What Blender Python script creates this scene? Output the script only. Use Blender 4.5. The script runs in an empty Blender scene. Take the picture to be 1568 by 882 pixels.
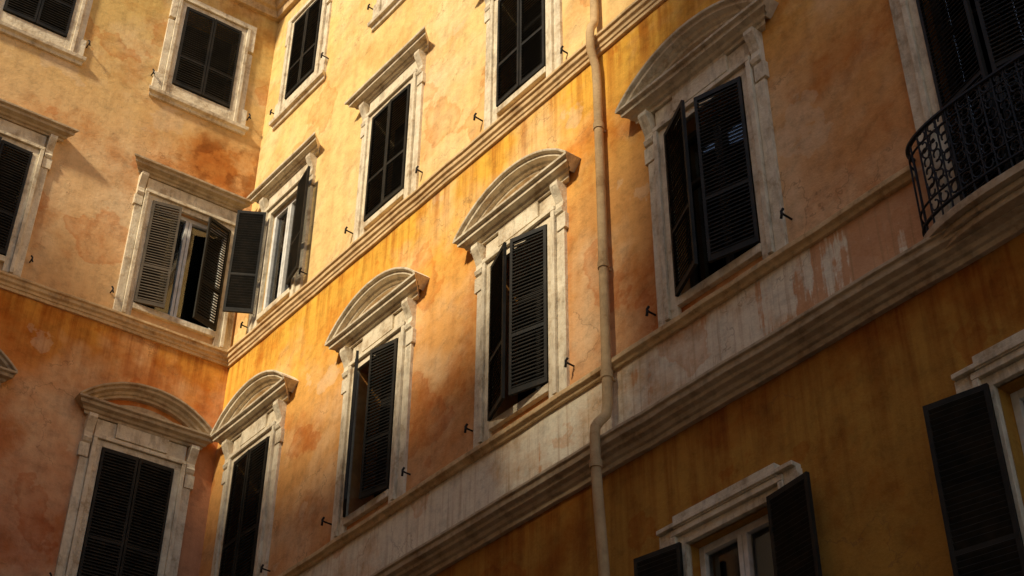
import bpy, bmesh, math, random
from mathutils import Vector, Matrix
random.seed(7)
scene=bpy.context.scene
scene.view_settings.view_transform='Standard'
try: scene.view_settings.look='None'
except Exception: pass
scene.view_settings.exposure=0

# ------------------------------------------------------------ geometry frame
a,b,c=-0.675,0.981,-0.220
C=Vector((20*math.sin(c),20*math.cos(c),0))
dR=Vector((-math.sin(a),-math.cos(a),0)); dL=Vector((-math.sin(b),-math.cos(b),0))
nR=Vector((dR.y,-dR.x,0)); nL=Vector((-dL.y,dL.x,0))
def frame(x,n):
    y=-n
    return Matrix(((x.x,y.x,0,C.x),(x.y,y.y,0,C.y),(0,0,1,0),(0,0,0,1)))
MR=frame(dR,nR); ML=frame(-dL,nL)
GROUND=-1.6
COT=1/math.tan((b-a)/2)

def empty(name,loc=(0,0,0)):
    e=bpy.data.objects.new(name,None); scene.collection.objects.link(e); e.location=loc; e.empty_display_size=.5
    return e
bpy_parent=empty('apartment_building',(C.x,C.y,GROUND))
opp_parent=empty('shadow_casting_building',tuple(C+nR*14+dR*10+Vector((0,0,GROUND))))  # unseen occluder opposite, there to cast shadow on the facade
bpy.context.view_layer.update()

class B:
    """mesh builder in facade coordinates (u along wall, z height, d outwards)"""
    def __init__(s,name,side,mat,parent=None,bevel=0,smooth=False):
        s.name=name;s.side=side;s.mat=mat;s.v=[];s.f=[];s.parent=parent or bpy_parent;s.bevel=bevel;s.smooth=smooth
    def p(s,u,z,d):
        s.v.append((u if s.side=='R' else -u,-d,z)); return len(s.v)-1
    def box(s,u0,u1,z0,z1,d0,d1):
        i=[s.p(u,z,d) for u in(u0,u1) for z in(z0,z1) for d in(d0,d1)]
        for f in((0,1,3,2),(4,6,7,5),(0,4,5,1),(2,3,7,6),(0,2,6,4),(1,5,7,3)): s.f.append([i[k] for k in f])
    def prof(s,prof,us,ue,step=.35,jit=.0035):
        n=len(prof)
        L_=abs(ue(0)-us(0));m=max(1,int(L_/step));rings=[]
        for j in range(m+1):
            t=j/m;jz=random.uniform(-jit,jit);jd=random.uniform(-jit,jit)
            if j in(0,m): jz=jd=0
            rings.append([s.p(us(d)+(ue(d)-us(d))*t,z+jz+random.uniform(-jit,jit)*.4,d+(jd if d>.03 else 0)) for d,z in prof])
        for r0,r1 in zip(rings,rings[1:]):
            for k in range(n): s.f.append([r0[k],r0[(k+1)%n],r1[(k+1)%n],r1[k]])
        s.f.append(rings[0][::-1]);s.f.append(rings[-1])
    def sweep(s,rings,closed=False,cap=True):
        idx=[[s.p(*q) for q in r] for r in rings];n=len(idx[0])
        m=len(idx)
        for j in range(m if closed else m-1):
            r0,r1=idx[j],idx[(j+1)%m]
            for k in range(n): s.f.append([r0[k],r0[(k+1)%n],r1[(k+1)%n],r1[k]])
        if cap and not closed: s.f.append(idx[0][::-1]);s.f.append(idx[-1])
    def tube(s,path,r,n=8,closed=False):
        P=[Vector(q) for q in path];rings=[]
        m=len(P)
        prevN=None
        for j in range(m):
            if closed: t=P[(j+1)%m]-P[j-1]
            else: t=P[min(j+1,m-1)]-P[max(j-1,0)]
            t.normalize()
            if prevN is None:
                up=Vector((0,0,1)) if abs(t.z)<.9 else Vector((1,0,0))
                N=t.cross(up).normalized()
            else:
                N=(prevN-t*prevN.dot(t)).normalized()
            prevN=N;Bn=t.cross(N)
            rings.append([tuple(P[j]+(N*math.cos(2*math.pi*k/n)+Bn*math.sin(2*math.pi*k/n))*r) for k in range(n)])
        s.sweep(rings,closed=closed)
    def done(s):
        if not s.v: return None
        me=bpy.data.meshes.new(s.name);me.from_pydata(s.v,[],s.f)
        bm=bmesh.new();bm.from_mesh(me);bmesh.ops.recalc_face_normals(bm,faces=bm.faces);bm.to_mesh(me);bm.free()
        me.materials.append(s.mat)
        if s.smooth:
            for p in me.polygons: p.use_smooth=True
        o=bpy.data.objects.new(s.name,me);scene.collection.objects.link(o)
        o.parent=s.parent;o.matrix_parent_inverse=s.parent.matrix_world.inverted()
        o.matrix_world=MR if s.side=='R' else ML
        if s.bevel:
            m=o.modifiers.new('bevel','BEVEL');m.width=s.bevel;m.segments=2;m.limit_method='ANGLE';m.angle_limit=math.radians(35)
        return o

# ------------------------------------------------------------ materials
class N:
    def __init__(s,name):
        s.m=bpy.data.materials.new(name);s.m.use_nodes=True;s.t=s.m.node_tree;s.bs=s.t.nodes['Principled BSDF']
        s.co=s.t.nodes.new('ShaderNodeTexCoord').outputs['Object']
    def lk(s,a,b): s.t.links.new(a,b)
    def setin(s,sock,v):
        if isinstance(v,(int,float,tuple,list)):
            if sock.type=='RGBA' and isinstance(v,(tuple,list)) and len(v)==3: v=(*v,1)
            sock.default_value=v
        else: s.lk(v,sock)
    def noise(s,scale,detail=4,rough=.6,mp=(1,1,1),loc=(0,0,0),dist=0):
        m=s.t.nodes.new('ShaderNodeMapping');m.inputs['Scale'].default_value=mp;m.inputs['Location'].default_value=loc
        s.lk(s.co,m.inputs['Vector']);n=s.t.nodes.new('ShaderNodeTexNoise')
        n.inputs['Scale'].default_value=scale;n.inputs['Detail'].default_value=detail;n.inputs['Roughness'].default_value=rough
        n.inputs['Distortion'].default_value=dist
        s.lk(m.outputs[0],n.inputs['Vector']);return n.outputs['Fac']
    def ramp(s,f,stops,interp='LINEAR'):
        r=s.t.nodes.new('ShaderNodeValToRGB');r.color_ramp.interpolation=interp;el=r.color_ramp.elements
        while len(el)<len(stops): el.new(.5)
        for e,(p,cc) in zip(el,stops):
            e.position=p;e.color=(*cc,1) if isinstance(cc,tuple) else (cc,cc,cc,1)
        s.lk(f,r.inputs[0]);return r.outputs['Color']
    def mix(s,f,A,Bc,mode='MIX'):
        m=s.t.nodes.new('ShaderNodeMix');m.data_type='RGBA';m.blend_type=mode
        s.setin(m.inputs[0],f);s.setin(m.inputs[6],A);s.setin(m.inputs[7],Bc);return m.outputs[2]
    def math(s,op,A,Bv=0,clamp=False):
        m=s.t.nodes.new('ShaderNodeMath');m.operation=op;m.use_clamp=clamp
        s.setin(m.inputs[0],A);s.setin(m.inputs[1],Bv);return m.outputs[0]
    def mr(s,v,a0,a1,b0=0,b1=1):
        m=s.t.nodes.new('ShaderNodeMapRange');m.clamp=True
        s.setin(m.inputs[0],v)
        for k,x in zip((1,2,3,4),(a0,a1,b0,b1)): m.inputs[k].default_value=x
        return m.outputs[0]
    def xyz(s):
        x=s.t.nodes.new('ShaderNodeSeparateXYZ');s.lk(s.co,x.inputs[0]);return x.outputs
    def bump(s,h,strength,dist,prev=None):
        n=s.t.nodes.new('ShaderNodeBump');n.inputs['Strength'].default_value=strength;n.inputs['Distance'].default_value=dist
        s.lk(h,n.inputs['Height'])
        if prev is not None: s.lk(prev,n.inputs['Normal'])
        return n.outputs[0]
    def out(s,col,rough,normal=None,spec=.3):
        s.setin(s.bs.inputs['Base Color'],col);s.setin(s.bs.inputs['Roughness'],rough)
        s.bs.inputs['Specular IOR Level'].default_value=spec
        if normal is not None: s.lk(normal,s.bs.inputs['Normal'])
        return s.m

def plaster(name,left):
    n=N(name);X,Y,Z=n.xyz()
    big=n.noise(.5,4,.65,loc=(left*7,0,2))
    zz=n.math('ADD',Z,n.math('MULTIPLY',n.math('SUBTRACT',big,.5),.08))
    zf=n.math('DIVIDE',zz,24.0)
    cream=(.80,.72,.55)
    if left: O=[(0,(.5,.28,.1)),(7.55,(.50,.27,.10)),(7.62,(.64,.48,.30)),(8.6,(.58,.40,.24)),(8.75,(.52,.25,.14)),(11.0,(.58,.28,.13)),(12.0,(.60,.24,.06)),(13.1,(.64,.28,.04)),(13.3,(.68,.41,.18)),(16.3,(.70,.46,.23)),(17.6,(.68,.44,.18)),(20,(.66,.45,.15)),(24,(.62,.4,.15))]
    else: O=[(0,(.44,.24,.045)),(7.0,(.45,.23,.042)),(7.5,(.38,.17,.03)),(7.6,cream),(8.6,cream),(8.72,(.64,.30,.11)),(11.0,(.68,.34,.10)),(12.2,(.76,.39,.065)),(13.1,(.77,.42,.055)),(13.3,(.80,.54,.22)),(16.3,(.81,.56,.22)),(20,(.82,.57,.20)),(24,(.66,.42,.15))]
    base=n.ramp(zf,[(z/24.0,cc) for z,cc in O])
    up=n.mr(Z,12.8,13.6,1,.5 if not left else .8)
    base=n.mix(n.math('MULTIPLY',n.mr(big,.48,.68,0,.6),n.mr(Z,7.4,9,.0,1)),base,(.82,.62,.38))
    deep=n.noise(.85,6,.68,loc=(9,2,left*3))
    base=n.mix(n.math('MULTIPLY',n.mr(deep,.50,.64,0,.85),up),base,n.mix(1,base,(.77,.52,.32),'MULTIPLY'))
    pt=n.noise(.62,6,.56,loc=(20+left*11,5,1))
    pm=n.ramp(pt,[(.585,0.),(.596,1.),(.63,.5),(.72,.3)])
    base=n.mix(n.math('MULTIPLY',pm,.6),base,n.mix(1,base,(.82,.52,.34),'MULTIPLY'))
    pm2=n.ramp(pt,[(.30,.5),(.365,.3),(.371,0.)])
    base=n.mix(n.math('MULTIPLY',pm2,n.mr(Z,7.6,9,0,1)),base,(.74,.56,.36))
    cm=n.ramp(n.math('ABSOLUTE',n.math('SUBTRACT',pt,.47)),[(0,.5),(.0022,0.)])
    base=n.mix(n.math('MULTIPLY',cm,n.mr(big,.5,.56,0,1)),base,(.20,.10,.04))
    fine=n.noise(4.2,5,.76)
    base=n.mix(1,base,n.ramp(fine,[(.28,.68),(.5,1.),(.72,1.13)]),'MULTIPLY')
    if left:
        m1=n.math('MULTIPLY',n.mr(X,-2.3,-1.0,0,1),n.math('MULTIPLY',n.mr(Z,16.2,16.6,0,1),n.mr(Z,17.3,18.0,1,0)))
        base=n.mix(n.math('MULTIPLY',m1,n.mr(deep,.40,.56,.25,.95)),base,n.mix(1,base,(.74,.46,.20),'MULTIPLY'))
        m2=n.math('MULTIPLY',m1,n.mr(pt,.49,.51,0,.7))
        base=n.mix(m2,base,n.mix(1,base,(.5,.4,.3),'MULTIPLY'))
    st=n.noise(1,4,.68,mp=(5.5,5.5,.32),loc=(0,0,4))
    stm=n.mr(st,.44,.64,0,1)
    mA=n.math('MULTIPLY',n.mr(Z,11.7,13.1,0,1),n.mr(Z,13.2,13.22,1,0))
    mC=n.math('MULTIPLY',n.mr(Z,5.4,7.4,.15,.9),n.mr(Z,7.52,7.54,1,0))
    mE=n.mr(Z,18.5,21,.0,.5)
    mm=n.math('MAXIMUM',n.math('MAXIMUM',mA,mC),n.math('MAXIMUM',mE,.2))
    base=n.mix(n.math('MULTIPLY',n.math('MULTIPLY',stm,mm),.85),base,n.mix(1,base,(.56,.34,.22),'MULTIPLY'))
    band=n.math('MULTIPLY',n.mr(Z,7.6,7.62,0,1),n.mr(Z,8.64,8.66,1,0))
    pos=n.mr(n.math('ABSOLUTE',X),10.3,11.8,0,.34) if not left else n.mr(X,-9,0,.1,.1)
    v=n.math('ADD',n.math('ADD',n.math('MULTIPLY',st,.9),pos),n.math('MULTIPLY',n.math('SUBTRACT',deep,.5),1.0))
    rust=n.mr(v,.60,.66,0,.85)
    base=n.mix(n.math('MULTIPLY',band,rust),base,n.mix(fine,(.50,.20,.07),(.70,.38,.18)))
    st2=n.noise(1,3,.7,mp=(15,15,.6),loc=(8,0,0))
    base=n.mix(n.math('MULTIPLY',band,n.mr(st2,.52,.70,0,.6)),base,(.40,.24,.11))
    return n.out(base,.93,n.bump(n.noise(10,3,.75),.65,.015),.12)

def stone(name,c0,c1,dirt=(.20,.15,.095),amt=.5,sc=3.0,mp=(8,8,2.6)):
    n=N(name)
    nz=n.noise(sc,5,.74)
    col=n.mix(n.mr(nz,.38,.60),c0,c1)
    st=n.noise(1,3,.75,mp=mp)
    col=n.mix(n.math('MULTIPLY',n.mr(st,.50,.68),amt),col,dirt)
    col=n.mix(n.mr(nz,.57,.65,0,.5),col,n.mix(1,col,(.56,.44,.33),'MULTIPLY'))
    return n.out(col,.9,n.bump(nz,.6,.04),.12)

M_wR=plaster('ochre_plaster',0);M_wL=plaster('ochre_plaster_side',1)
M_stone=stone('travertine_trim',(.78,.68,.50),(.62,.51,.35),sc=3.6,amt=.45)
M_stoneW=stone('painted_cornice',(.74,.53,.28),(.56,.37,.18),amt=.4,mp=(5,5,5))
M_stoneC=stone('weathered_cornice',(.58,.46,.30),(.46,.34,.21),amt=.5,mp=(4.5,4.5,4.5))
M_pipe=stone('painted_drainpipe',(.60,.41,.21),(.48,.31,.15),amt=.35)
n=N('opposite_plaster');M_opp=n.out(n.mix(n.noise(.6,2),(.62,.46,.28),(.52,.36,.2)),.9)  # lightened so the unseen building bounces fill onto the facade
n=N('dark_shutter_paint')
col=n.mix(n.mr(n.noise(4,3,.7),.35,.75),(.010,.009,.006),(.032,.025,.016))
M_sh=n.out(col,.6,None,.18)
n=N('faded_shutter_paint')
col=n.mix(n.mr(n.noise(4,3,.7),.3,.7),(.07,.056,.038),(.13,.10,.068))
M_sh2=n.out(col,.7,None,.2)
n=N('wrought_iron');M_iron=n.out((.012,.010,.009),.6,None,.25)
n=N('white_casement_paint');M_case=n.out(n.mix(n.mr(n.noise(9,2),.35,.7),(.76,.74,.68),(.58,.55,.48)),.5,None,.4)
n=N('window_glass')
gl=n.t.nodes.new('ShaderNodeBsdfGlossy');gl.inputs['Roughness'].default_value=.05
tr=n.t.nodes.new('ShaderNodeBsdfTransparent');tr.inputs[0].default_value=(.85,.9,.92,1)
ms=n.t.nodes.new('ShaderNodeMixShader');lw=n.t.nodes.new('ShaderNodeFresnel');lw.inputs[0].default_value=2.1
n.lk(lw.outputs[0],ms.inputs[0]);n.lk(tr.outputs[0],ms.inputs[1]);n.lk(gl.outputs[0],ms.inputs[2])
n.lk(ms.outputs[0],n.t.nodes['Material Output'].inputs[0]);M_glass=n.m
n=N('painted_room_dark');M_int=n.out((.02,.016,.012),.9)  # near-black colour stands in for the shade of an unlit room
n=N('reflection_tinted_curtain');M_cur=n.out(n.mix(n.mr(n.noise(1,2,mp=(7,7,.8)),.44,.56),(.56,.66,.76),(.22,.26,.30)),.9)  # white curtain tinted blue to carry the pane's bluish reflection
n=N('cobblestone_paving')
vo=n.t.nodes.new('ShaderNodeTexVoronoi');vo.feature='DISTANCE_TO_EDGE';vo.inputs['Scale'].default_value=8;n.lk(n.co,vo.inputs['Vector'])
M_gr=n.out(n.mix(n.mr(vo.outputs['Distance'],0,.06),(.06,.05,.04),(.22,.19,.16)),.8)
n=N('sidewalk_stone');M_sw=n.out((.30,.27,.22),.85)

# ------------------------------------------------------------ window schedule
W=[]
def win(side,fl,u,hw,z0,z1,ang,**k): W.append((side,fl,u,hw,z0,z1,ang,k))
Pz=(8.93,11.12);Qz=(13.67,15.70);Rz=(18.25,20.16)
win('R','P',1.20,.47,*Pz,(3,2));win('R','P',4.28,.47,*Pz,(32,13));win('R','P',7.17,.51,*Pz,(20,17));win('R','P',10.20,.56,*Pz,(24,15),casement=1)
win('R','D',13.47,.58,7.86,11.12,(14,10),casement=1);win('R','P',16.6,.55,*Pz,(3,3))
win('R','Q',1.28,.47,*Qz,(122,168),casement=1,cd=.12);win('R','Q',4.17,.48,*Qz,(1,2));win('R','Q',7.19,.49,*Qz,(2,1));win('R','Q',10.2,.5,*Qz,(2,2));win('R','Q',13.3,.5,*Qz,(2,2))
for u in(1.23,4.2,7.2,10.2,13.3): win('R','R',u,.455,*Rz,(1,1))
win('R','O',10.05,.52,4.3,6.30,(170,173),casement=1,cd=.04);win('R','O',13.35,.54,4.3,6.30,(168,165),casement=1)
for u in(1.2,4.2,7.1): win('R','O',u,.5,4.3,6.3,(2,2))
win('L','P',1.17,.55,*Pz,(2,2));win('L','P',4.20,.52,*Pz,(2,2));win('L','P',7.2,.52,*Pz,(2,2))
win('L','Q',1.00,.68,*Qz,(18,12),casement=1,cd=.10,faded=1,curtain=1,lw=.47);win('L','Q',4.16,.5,*Qz,(3,8));win('L','Q',7.2,.5,*Qz,(2,2))
for u in(1.215,4.15,7.2): win('L','R',u,.535,*Rz,(1,1))
for u in(1.2,4.2,7.2): win('L','O',u,.5,4.3,6.3,(2,2))

# ------------------------------------------------------------ walls with real openings
def wall(side,U,mat,name):
    w=B(name,side,mat);ops=[(u-h,u+h,z0,z1) for s,f,u,h,z0,z1,an,k in W if s==side]
    us=sorted({round(x,4) for o in ops for x in o[:2]}|{0,U});zs=sorted({round(x,4) for o in ops for x in o[2:]}|{GROUND,24.0})
    cache={}
    def P(u,z):
        if (u,z) not in cache: cache[(u,z)]=w.p(u,z,0)
        return cache[(u,z)]
    for i in range(len(us)-1):
        for j in range(len(zs)-1):
            mu=(us[i]+us[i+1])/2;mz=(zs[j]+zs[j+1])/2
            if any(o[0]<mu<o[1] and o[2]<mz<o[3] for o in ops): continue
            w.f.append([P(us[i],zs[j]),P(us[i+1],zs[j]),P(us[i+1],zs[j+1]),P(us[i],zs[j+1])])
    for u0,u1,z0,z1 in ops:
        u0,u1,z0,z1=[round(x,4) for x in(u0,u1,z0,z1)]
        q=[(u0,z0),(u1,z0),(u1,z1),(u0,z1)]
        for k in range(4):
            A_=q[k];E=q[(k+1)%4]
            w.f.append([w.p(*A_,0),w.p(*E,0),w.p(*E,-.37),w.p(*A_,-.37)])
    return w.done()
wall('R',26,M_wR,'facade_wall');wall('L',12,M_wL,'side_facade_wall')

def band(side,prof,mat,name,segs,extra_bevel=.006):
    w=B(name,side,mat,bevel=extra_bevel)
    for u0,u1 in segs:
        w.prof(prof,(lambda d:d*COT) if u0==0 else (lambda d,u0=u0:u0),lambda d,u1=u1:u1,jit=.005)
    w.done()
Cp=[(-.02,7.47),(.05,7.47),(.055,7.52),(.085,7.53),(.10,7.57),(.15,7.585),(.155,7.62),(.205,7.64),(.21,7.70),(.235,7.71),(.235,7.745),(-.02,7.775)]
Ap=[(-.02,13.14),(.035,13.14),(.038,13.19),(.055,13.195),(.06,13.235),(.09,13.26),(.093,13.315),(.12,13.33),(.12,13.37),(-.02,13.405)]
Bp=[(-.02,8.585),(.035,8.585),(.05,8.62),(.085,8.64),(.085,8.695),(-.02,8.72)]
Ep=[(-.02,20.85),(.08,20.85),(.10,21.0),(.16,21.02),(.2,21.12),(.34,21.16),(.36,21.3),(.46,21.33),(.5,21.45),(-.02,21.5)]
for sd,U in(('R',26),('L',12)):
    band(sd,Cp,M_stoneC,'belt_cornice',[(0,U)])
    band(sd,Ap,M_stoneW,'string_course',[(0,U)])
    band(sd,Bp,M_stoneW,'sill_course',[(0,12.5),(14.45,26)] if sd=='R' else [(0,U)])
    band(sd,Ep,M_stoneW,'eaves_cornice',[(0,U)])

# ------------------------------------------------------------ window parts
def leaf(w,uh,dh,sgn,th,width,z0,z1):
    cu,cd=sgn*math.cos(th),math.sin(th)
    tu,td=-sgn*math.sin(th),math.cos(th)
    def bx(a0,a1,t0,t1,zz0,zz1):
        i=[]
        for A_ in(a0,a1):
            for z in(zz0,zz1):
                for t in(t0,t1): i.append(w.p(uh+cu*A_+tu*t,z,dh+cd*A_+td*t))
        for f in((0,1,3,2),(4,6,7,5),(0,4,5,1),(2,3,7,6),(0,2,6,4),(1,5,7,3)): w.f.append([i[k] for k in f])
    T=.036;S=.042
    bx(.004,S,0,T,z0,z1);bx(width-S,width-.004,0,T,z0,z1)
    mid=z0+(z1-z0)*.36
    rails=[(z0,z0+.075),(mid-.026,mid+.026),(z1-.06,z1)]
    for r0,r1 in rails: bx(S,width-S,.002,T-.002,r0,r1)
    for k in range(2):
        lo,hi=rails[k][1],rails[k+1][0];m=max(1,int((hi-lo)/.048));st=(hi-lo)/m
        for j in range(m):
            zc=lo+st*(j+.5);i=[]
            jt=random.uniform(-.003,.003)
            for A_ in(S-.004,width-S+.004):
                for t,dz in((-.002,.034),(.003,.040),(.042,-.022),(.037,-.028)):
                    i.append(w.p(uh+cu*A_+tu*t,zc+dz+jt,dh+cd*A_+td*t))
            for f in((0,1,2,3),(7,6,5,4),(0,4,5,1),(1,5,6,2),(2,6,7,3),(3,7,4,0)): w.f.append([i[q] for q in f])

def seg_pediment(w,u,zb,hw,rise,zoff=0):
    z=zb+zoff
    pr=[(-.02,z),(.07,z),(.075,z+.04),(.11,z+.05),(.125,z+.085),(.19,z+.105),(.195,z+.15),(.235,z+.165),(.24,z+.195),(-.02,z+.205)]
    w.prof(pr,lambda d:u-hw-d*.9,lambda d:u+hw+d*.9)
    zt=z+.20;HW=hw+.20
    R=(HW*HW+rise*rise)/(2*rise);zc=zt+rise-R;A0=math.asin(min(1,HW/R))
    rp=[(-.02,-.165),(.075,-.165),(.08,-.13),(.115,-.12),(.13,-.085),(.19,-.065),(.195,-.03),(.235,-.015),(.24,.012),(-.02,.022)]
    rings=[]
    m=28
    for j in range(m+1):
        A_=-A0+2*A0*j/m;jr=random.uniform(-.0025,.0025)
        rings.append([(u+(R+r+jr)*math.sin(A_),zc+(R+r+jr)*math.cos(A_),d) for d,r in rp])
    w.sweep(rings)
    r2=R-.27
    A1=math.acos(min(1,(zt+.03-zc)/r2))*.98
    front=[];back=[]
    for j in range(19):
        A_=-A1+2*A1*j/18
        front.append(w.p(u+r2*math.sin(A_),zc+r2*math.cos(A_),.055));back.append(w.p(u+r2*math.sin(A_),zc+r2*math.cos(A_),-.02))
    w.f.append(front)
    for j in range(19): w.f.append([front[j],front[(j+1)%19],back[(j+1)%19],back[j]])

def console(w,u0,u1,zt,h,dep):
    pr=[(-.02,zt),(dep,zt),(dep+.005,zt-.06),(dep-.02,zt-.12),(dep*.62,zt-.19),(dep*.42,zt-.27),(dep*.45,zt-.33),(dep*.62,zt-.37),(dep*.5,zt-.42),(.03,zt-h),(-.02,zt-h)]
    w.prof(pr,lambda d:u0,lambda d:u1)

def surround(w,u,h,z0,z1,fl,zo):
    f=.155
    for s in(-1,1):
        e=u+s*h
        lo,hi=sorted((e,e+s*.095));w.box(lo,hi,z0,z1,-.02,.05)
        lo,hi=sorted((e+s*.095,e+s*f));w.box(lo,hi,z0,z1+.098,-.02,.085)
    w.box(u-h-.095,u+h+.095,z1,z1+.095,-.02,.048)
    w.box(u-h-f,u+h+f,z1+.098,z1+f+.003,-.02,.088)

for side,fl,u,h,z0,z1,ang,k in W:
    zo=.004 if side=='L' else 0
    nm={'P':'pedimented_window_surround','D':'pedimented_window_surround','Q':'corniced_window_surround','R':'eared_window_surround','O':'stepped_window_surround'}[fl]
    w=B(nm,side,M_stone,bevel=.006)
    base={'P':8.722,'D':7.80,'Q':13.412,'R':17.98,'O':4.12}[fl]+zo
    if fl in'PD':
        surround(w,u,h,base,z1+zo,fl,zo)
        w.box(u-h,u+h,z0-.1,z0,-.1,.06) if fl=='P' else None
        o=h+.158
        for s in(-1,1):
            lo,hi=sorted((u+s*o,u+s*(o+.13)));w.box(lo,hi,base,z1-.24,-.02,.045)
            lo,hi=sorted((u+s*(o+.02),u+s*(o+.165)));w.box(lo,hi,z1-.238,z1-.02,-.02,.06)
            lo,hi=sorted((u+s*(o+.012),u+s*(o+.14)));console(w,lo,hi,11.545+zo,.46,.15)
        w.box(u-h-.14,u+h+.14,z1+.160+zo,11.54+zo,-.02,.04)
        w.box(u-h*.72,u+h*.72,z1+.19+zo,11.542+zo,-.02,.075)
        w.done()
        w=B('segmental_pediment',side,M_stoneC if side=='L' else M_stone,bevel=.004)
        seg_pediment(w,u,11.545,h+.35 if side=='R' else 0.50+.35,.46,zo)
        w.done()
    elif fl=='Q':
        surround(w,u,h,base,z1+zo,fl,zo);w.box(u-h,u+h,z0-.1,z0,-.1,.06)
        o=h+.158
        for s in(-1,1):
            lo,hi=sorted((u+s*o,u+s*(o+.12)));w.box(lo,hi,base,z1-.20,-.02,.045)
            lo,hi=sorted((u+s*(o+.01),u+s*(o+.15)));w.box(lo,hi,z1-.198,z1+.0,-.02,.06)
            lo,hi=sorted((u+s*(o+.012),u+s*(o+.13)));console(w,lo,hi,16.12+zo,.44,.14)
        w.box(u-h-.14,u+h+.14,z1+.160+zo,16.11+zo,-.02,.04)
        w.done()
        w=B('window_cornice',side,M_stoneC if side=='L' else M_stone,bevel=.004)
        z=16.12+zo;hh=h+.34 if h<.6 else .84
        pr=[(-.02,z),(.06,z),(.065,z+.035),(.10,z+.045),(.115,z+.075),(.19,z+.095),(.195,z+.14),(.24,z+.155),(.245,z+.19),(-.02,z+.215)]
        uc=u if h<.6 else 1.12
        w.prof(pr,lambda d:uc-hh-d*.9,lambda d:uc+hh+d*.9);w.done()
    elif fl=='R':
        surround(w,u,h,base,z1+zo,fl,zo)
        for s in(-1,1):
            lo,hi=sorted((u+s*(h+.158),u+s*(h+.27)));w.box(lo,hi,base+.002,z1-.45,-.02,.04);w.box(lo,hi,z1-.40,z1+.25,-.02,.06)
            lo,hi=sorted((u+s*(h+.158),u+s*(h+.33)));w.box(lo,hi,z0-.26,z0+.12,-.02,.055)
        w.box(u-h-.158,u+h+.158,z1+.16,z1+.25,-.02,.058)
        pr=[(-.02,17.82),(.04,17.82),(.05,17.88),(.10,17.90),(.11,17.97),(-.02,17.985)]
        w.prof(pr,lambda d:u-h-.33-d*.5,lambda d:u+h+.33+d*.5)
        w.box(u-h-.154,u+h+.154,17.99,z0,-.02,.045)
        w.done()
    else:
        surround(w,u,h,base,z1+zo,fl,zo)
        for s in(-1,1):
            lo,hi=sorted((u+s*(h+.158),u+s*(h+.31)));w.box(lo,hi,z1-.10,z1+.17,-.02,.07)
        w.box(u-h-.10,u+h+.10,z1+.160,z1+.285,-.02,.10)
        w.box(u-h-.30,u+h+.30,z1+.172,z1+.215,-.02,.115)
        w.done()
    if k.get('casement'):
        q=k.get('cd',0)
        g=B('window_glass_pane',side,M_glass);g.box(u-h+.002,u+h-.002,z0+.002,z1-.002,-.205+q,-.20+q);g.done()
        cs=B('window_casement',side,M_case if fl in'QO' else M_sh2,bevel=.004)
        for s in(-1,1):
            lo,hi=sorted((u+s*(h-.001),u+s*(h-.065)));cs.box(lo,hi,z0+.001,z1-.001,-.24+q,-.15+q)
            lo,hi=sorted((u+s*.005,u+s*.055));cs.box(lo,hi,z0+.07,z1-.07,-.238+q,-.145+q)
        cs.box(u-h+.066,u+h-.066,z0+.001,z0+.09,-.24+q,-.152+q);cs.box(u-h+.066,u+h-.066,z1-.075,z1-.001,-.24+q,-.152+q)
        if fl!='Q': cs.box(u-h+.066,u+h-.066,z0+(z1-z0)*.68,z0+(z1-z0)*.68+.045,-.236+q,-.158+q)
        cs.done()
    it=B('opening_backing_panel',side,M_cur if k.get('curtain') else M_int)  # flat panel closing the opening
    dd=-.15 if k.get('curtain') else -.36
    it.box(u-h+.003 if dd>-.3 else u-h-.01,u+h-.003 if dd>-.3 else u+h+.01,z0-.01,z1+.01,dd-.03,dd);it.done()
    sh=B('louvered_shutters',side,M_sh)
    al,ar=ang;lw_=k.get('lw',h-.006)
    leaf(sh,u-h+.005,.035 if al<60 else .13,1,math.radians(al),lw_,z0+.015,z1-.015)
    if k.get('faded'):
        sh.done();sh=B('louvered_shutters',side,M_sh2)
    leaf(sh,u+h-.005,.035 if ar<65 else .13,-1,math.radians(ar),lw_,z0+.015,z1-.015)
    sh.done()
    ir=B('shutter_holdbacks',side,M_iron)
    for s in(-1,1):
        hu=u+s*(h+.36);hz=z0+.02+random.uniform(-.07,.07);l_=random.uniform(.07,.11)
        ir.tube([(hu,hz,-.02),(hu,hz,l_),(hu,hz+.01,l_+.03)],.011,6)
        ir.tube([(hu-.02,hz-.05,l_+.02),(hu,hz-.02,l_+.03),(hu,hz+.02,l_+.03),(hu+.02,hz+.05,l_+.02)],.014,6)
    ir.done()

# ------------------------------------------------------------ drainpipe
dp=B('drainpipe',"R",M_pipe,smooth=True)
pu=8.66;r=.052
dp.tube([(pu,z,.10) for z in(24,20,16,13.8)]+[(pu,13.6,.11),(pu,13.48,.165),(pu,13.38,.185),(pu,13.1,.185),(pu,12.98,.15),(pu,12.85,.11),(pu,12.6,.10),(pu,11,.10),(pu,9,.11),(pu,8.15,.12),(pu,8.02,.14),(pu,7.90,.24),(pu,7.82,.29),(pu,7.72,.30),(pu,7.4,.30),(pu,7.0,.28),(pu,6.4,.24),(pu,5,.2),(pu,-1.5,.2)],r,16)
dp.done()
dc=B('drainpipe_collars',"R",M_pipe,smooth=False,bevel=.004)
for z,d in((15.9,.10),(11.9,.10),(9.9,.105),(8.5,.115),(7.40,.30),(5.0,.2),(3.0,.2),(1.0,.2)):
    dc.tube([(pu,z-.045,d),(pu,z+.045,d)],r+.011,16)
    if d<.25: dc.box(pu-.012,pu+.012,z-.03,z-.005,-.01,d)
dc.done()

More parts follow.
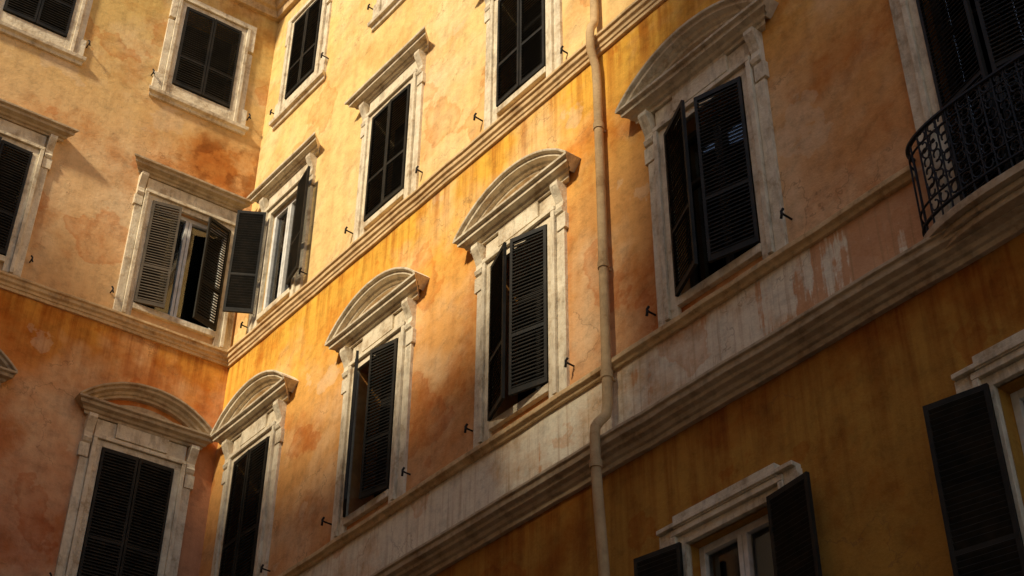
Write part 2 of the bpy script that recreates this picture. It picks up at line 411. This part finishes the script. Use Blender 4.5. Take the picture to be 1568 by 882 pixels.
# ------------------------------------------------------------ balcony
bu=13.60
def ell(hw,dep,n=28,p=2.6):
    o=[]
    for j in range(n+1):
        t=math.pi*j/n;cx=math.cos(t);sy=math.sin(t)
        o.append((bu-hw*math.copysign(abs(cx)**(2/p),cx),dep*abs(sy)**(2/p)))
    return o
sl=B('balcony_slab','R',M_stoneC,bevel=.005)
for hw,dep,za,zb in((1.02,.275,7.60,7.66),(1.08,.31,7.662,7.72),(1.15,.37,7.722,7.80)):
    e=ell(hw,dep);lo=[sl.p(u_,za,d_-.02) for u_,d_ in e];hi=[sl.p(u_,zb,d_-.02) for u_,d_ in e]
    sl.f.append(lo[::-1]);sl.f.append(hi)
    m=len(e)
    for j in range(m): sl.f.append([lo[j],lo[(j+1)%m],hi[(j+1)%m],hi[j]])
sl.done()
rl=B('balcony_railing','R',M_iron)
e=ell(1.10,.33,60)
for z,rr in((8.78,.022),(7.90,.016),(8.66,.010),(8.06,.010)): rl.tube([(u_,z,max(d_,.0)) for u_,d_ in e],rr,6)
L=[0]
for j in range(60): L.append(L[-1]+math.dist(e[j],e[j+1]))
def at(s):
    s=min(max(s,0),L[-1]-1e-6)
    for j in range(60):
        if L[j+1]>=s:
            t=(s-L[j])/(L[j+1]-L[j]+1e-9);return (e[j][0]+(e[j+1][0]-e[j][0])*t,e[j][1]+(e[j+1][1]-e[j][1])*t)
    return e[-1]
nb=int(L[-1]/.115)
for j in range(nb+1):
    q=at(L[-1]*j/nb);rl.tube([(q[0],7.79,q[1]),(q[0],8.78,q[1])],.010,6)
for j in range(3,nb-3):
    s0=L[-1]*(j+.5)/nb
    for zc in(8.72,7.98,8.12,8.22,8.32,8.42,8.52,8.60):
        rr=.055;ph=random.uniform(0,6)
        pts=[]
        for i in range(12):
            t=ph+5.2*i/11;q=at(s0+rr*(1-.045*i)*math.cos(t));pts.append((q[0],zc+rr*1.25*(1-.045*i)*math.sin(t),q[1]))
        rl.tube(pts,.009,5)
rl.done()

# ------------------------------------------------------------ unseen building across the courtyard, shaped to shade the facade
shadow_roofline=[(-8,23.5),(2.6,23.4),(3.4,22.2),(5.2,22.1),(5.6,21.7),(8.6,21.4),(9.3,21.8),(10.2,21.8),(10.8,19.3),(12.2,19.1),(12.5,24.3),(13.3,27.0),(21,27.0),(21,23),(30,23)]  # roofline steps follow the shadow edge wanted on the facade
ob=B('opposite_shadow_wall','R',M_opp,parent=opp_parent)
lo=[(-8,GROUND)]+shadow_roofline+[(30,GROUND)]
A1=[ob.p(u_,z_,14) for u_,z_ in lo];A2=[ob.p(u_,z_,19) for u_,z_ in lo]
ob.f.append(A1);ob.f.append(A2[::-1])
for j in range(len(lo)): ob.f.append([A1[j],A1[(j+1)%len(lo)],A2[(j+1)%len(lo)],A2[j]])
ob.done()
ow=B('opposite_shutters','R',M_sh,parent=opp_parent);of=B('opposite_window_frames','R',M_stone,parent=opp_parent)
for u_ in range(-6,29,3):
    for z_ in(-.6,4.3,8.9,13.6): 
        ow.box(u_-.5,u_+.5,z_,z_+2.1,13.95,13.99)
        of.box(u_-.7,u_-.5,z_-.1,z_+2.3,13.9,14.01);of.box(u_+.5,u_+.7,z_-.1,z_+2.3,13.9,14.01);of.box(u_-.8,u_+.8,z_+2.302,z_+2.5,13.8,14.01)
ow.done();of.done()

# ------------------------------------------------------------ ground
def sheet(name,mat,x0,x1,y0,y1,z):
    me=bpy.data.meshes.new(name);me.from_pydata([(x0,y0,z),(x1,y0,z),(x1,y1,z),(x0,y1,z)],[],[(0,1,2,3)]);me.materials.append(mat)
    o=bpy.data.objects.new(name,me);scene.collection.objects.link(o);return o
sheet('ground',M_gr,-400,400,-400,400,GROUND)
pv=empty('pavement',(C.x,C.y,GROUND));bpy.context.view_layer.update()
sw=B('kerbed_sidewalk','R',M_sw,parent=pv,bevel=.02);sw.box(1.3,26,GROUND-.1,GROUND+.13,.01,1.3);sw.done()
sw=B('kerbed_sidewalk','L',M_sw,parent=pv,bevel=.02);sw.box(0.1,12,GROUND-.1,GROUND+.134,.01,1.2);sw.done()

# ------------------------------------------------------------ light
el=math.radians(38);hx,hy=-.62,-.785;l=math.hypot(hx,hy);hx/=l;hy/=l
s=Vector((hx*math.cos(el),hy*math.cos(el),math.sin(el)))
sd=bpy.data.lights.new('sun','SUN');sd.energy=5;sd.angle=math.radians(5);sd.color=(1,.88,.66)
so=bpy.data.objects.new('sun',sd);scene.collection.objects.link(so);so.rotation_euler=s.to_track_quat('Z','Y').to_euler()
so.location=(0,0,40)
wd=bpy.data.worlds.new('World');scene.world=wd;wd.use_nodes=True
sky=wd.node_tree.nodes.new('ShaderNodeTexSky');sky.sky_type='NISHITA';sky.sun_disc=False;sky.sun_elevation=el;sky.sun_rotation=math.atan2(hx,hy)
bg=wd.node_tree.nodes['Background'];bg.inputs['Strength'].default_value=.15
wd.node_tree.links.new(sky.outputs[0],bg.inputs['Color'])

# ------------------------------------------------------------ camera
cd=bpy.data.cameras.new('camera');co=bpy.data.objects.new('camera',cd);scene.collection.objects.link(co)
cd.sensor_width=36;cd.lens=2329/1568*36;cd.clip_end=1500
pitch=.647;roll=.009
co.matrix_world=Matrix.Rotation(math.pi/2+pitch,4,'X')@Matrix.Rotation(roll,4,'Z')
scene.camera=co
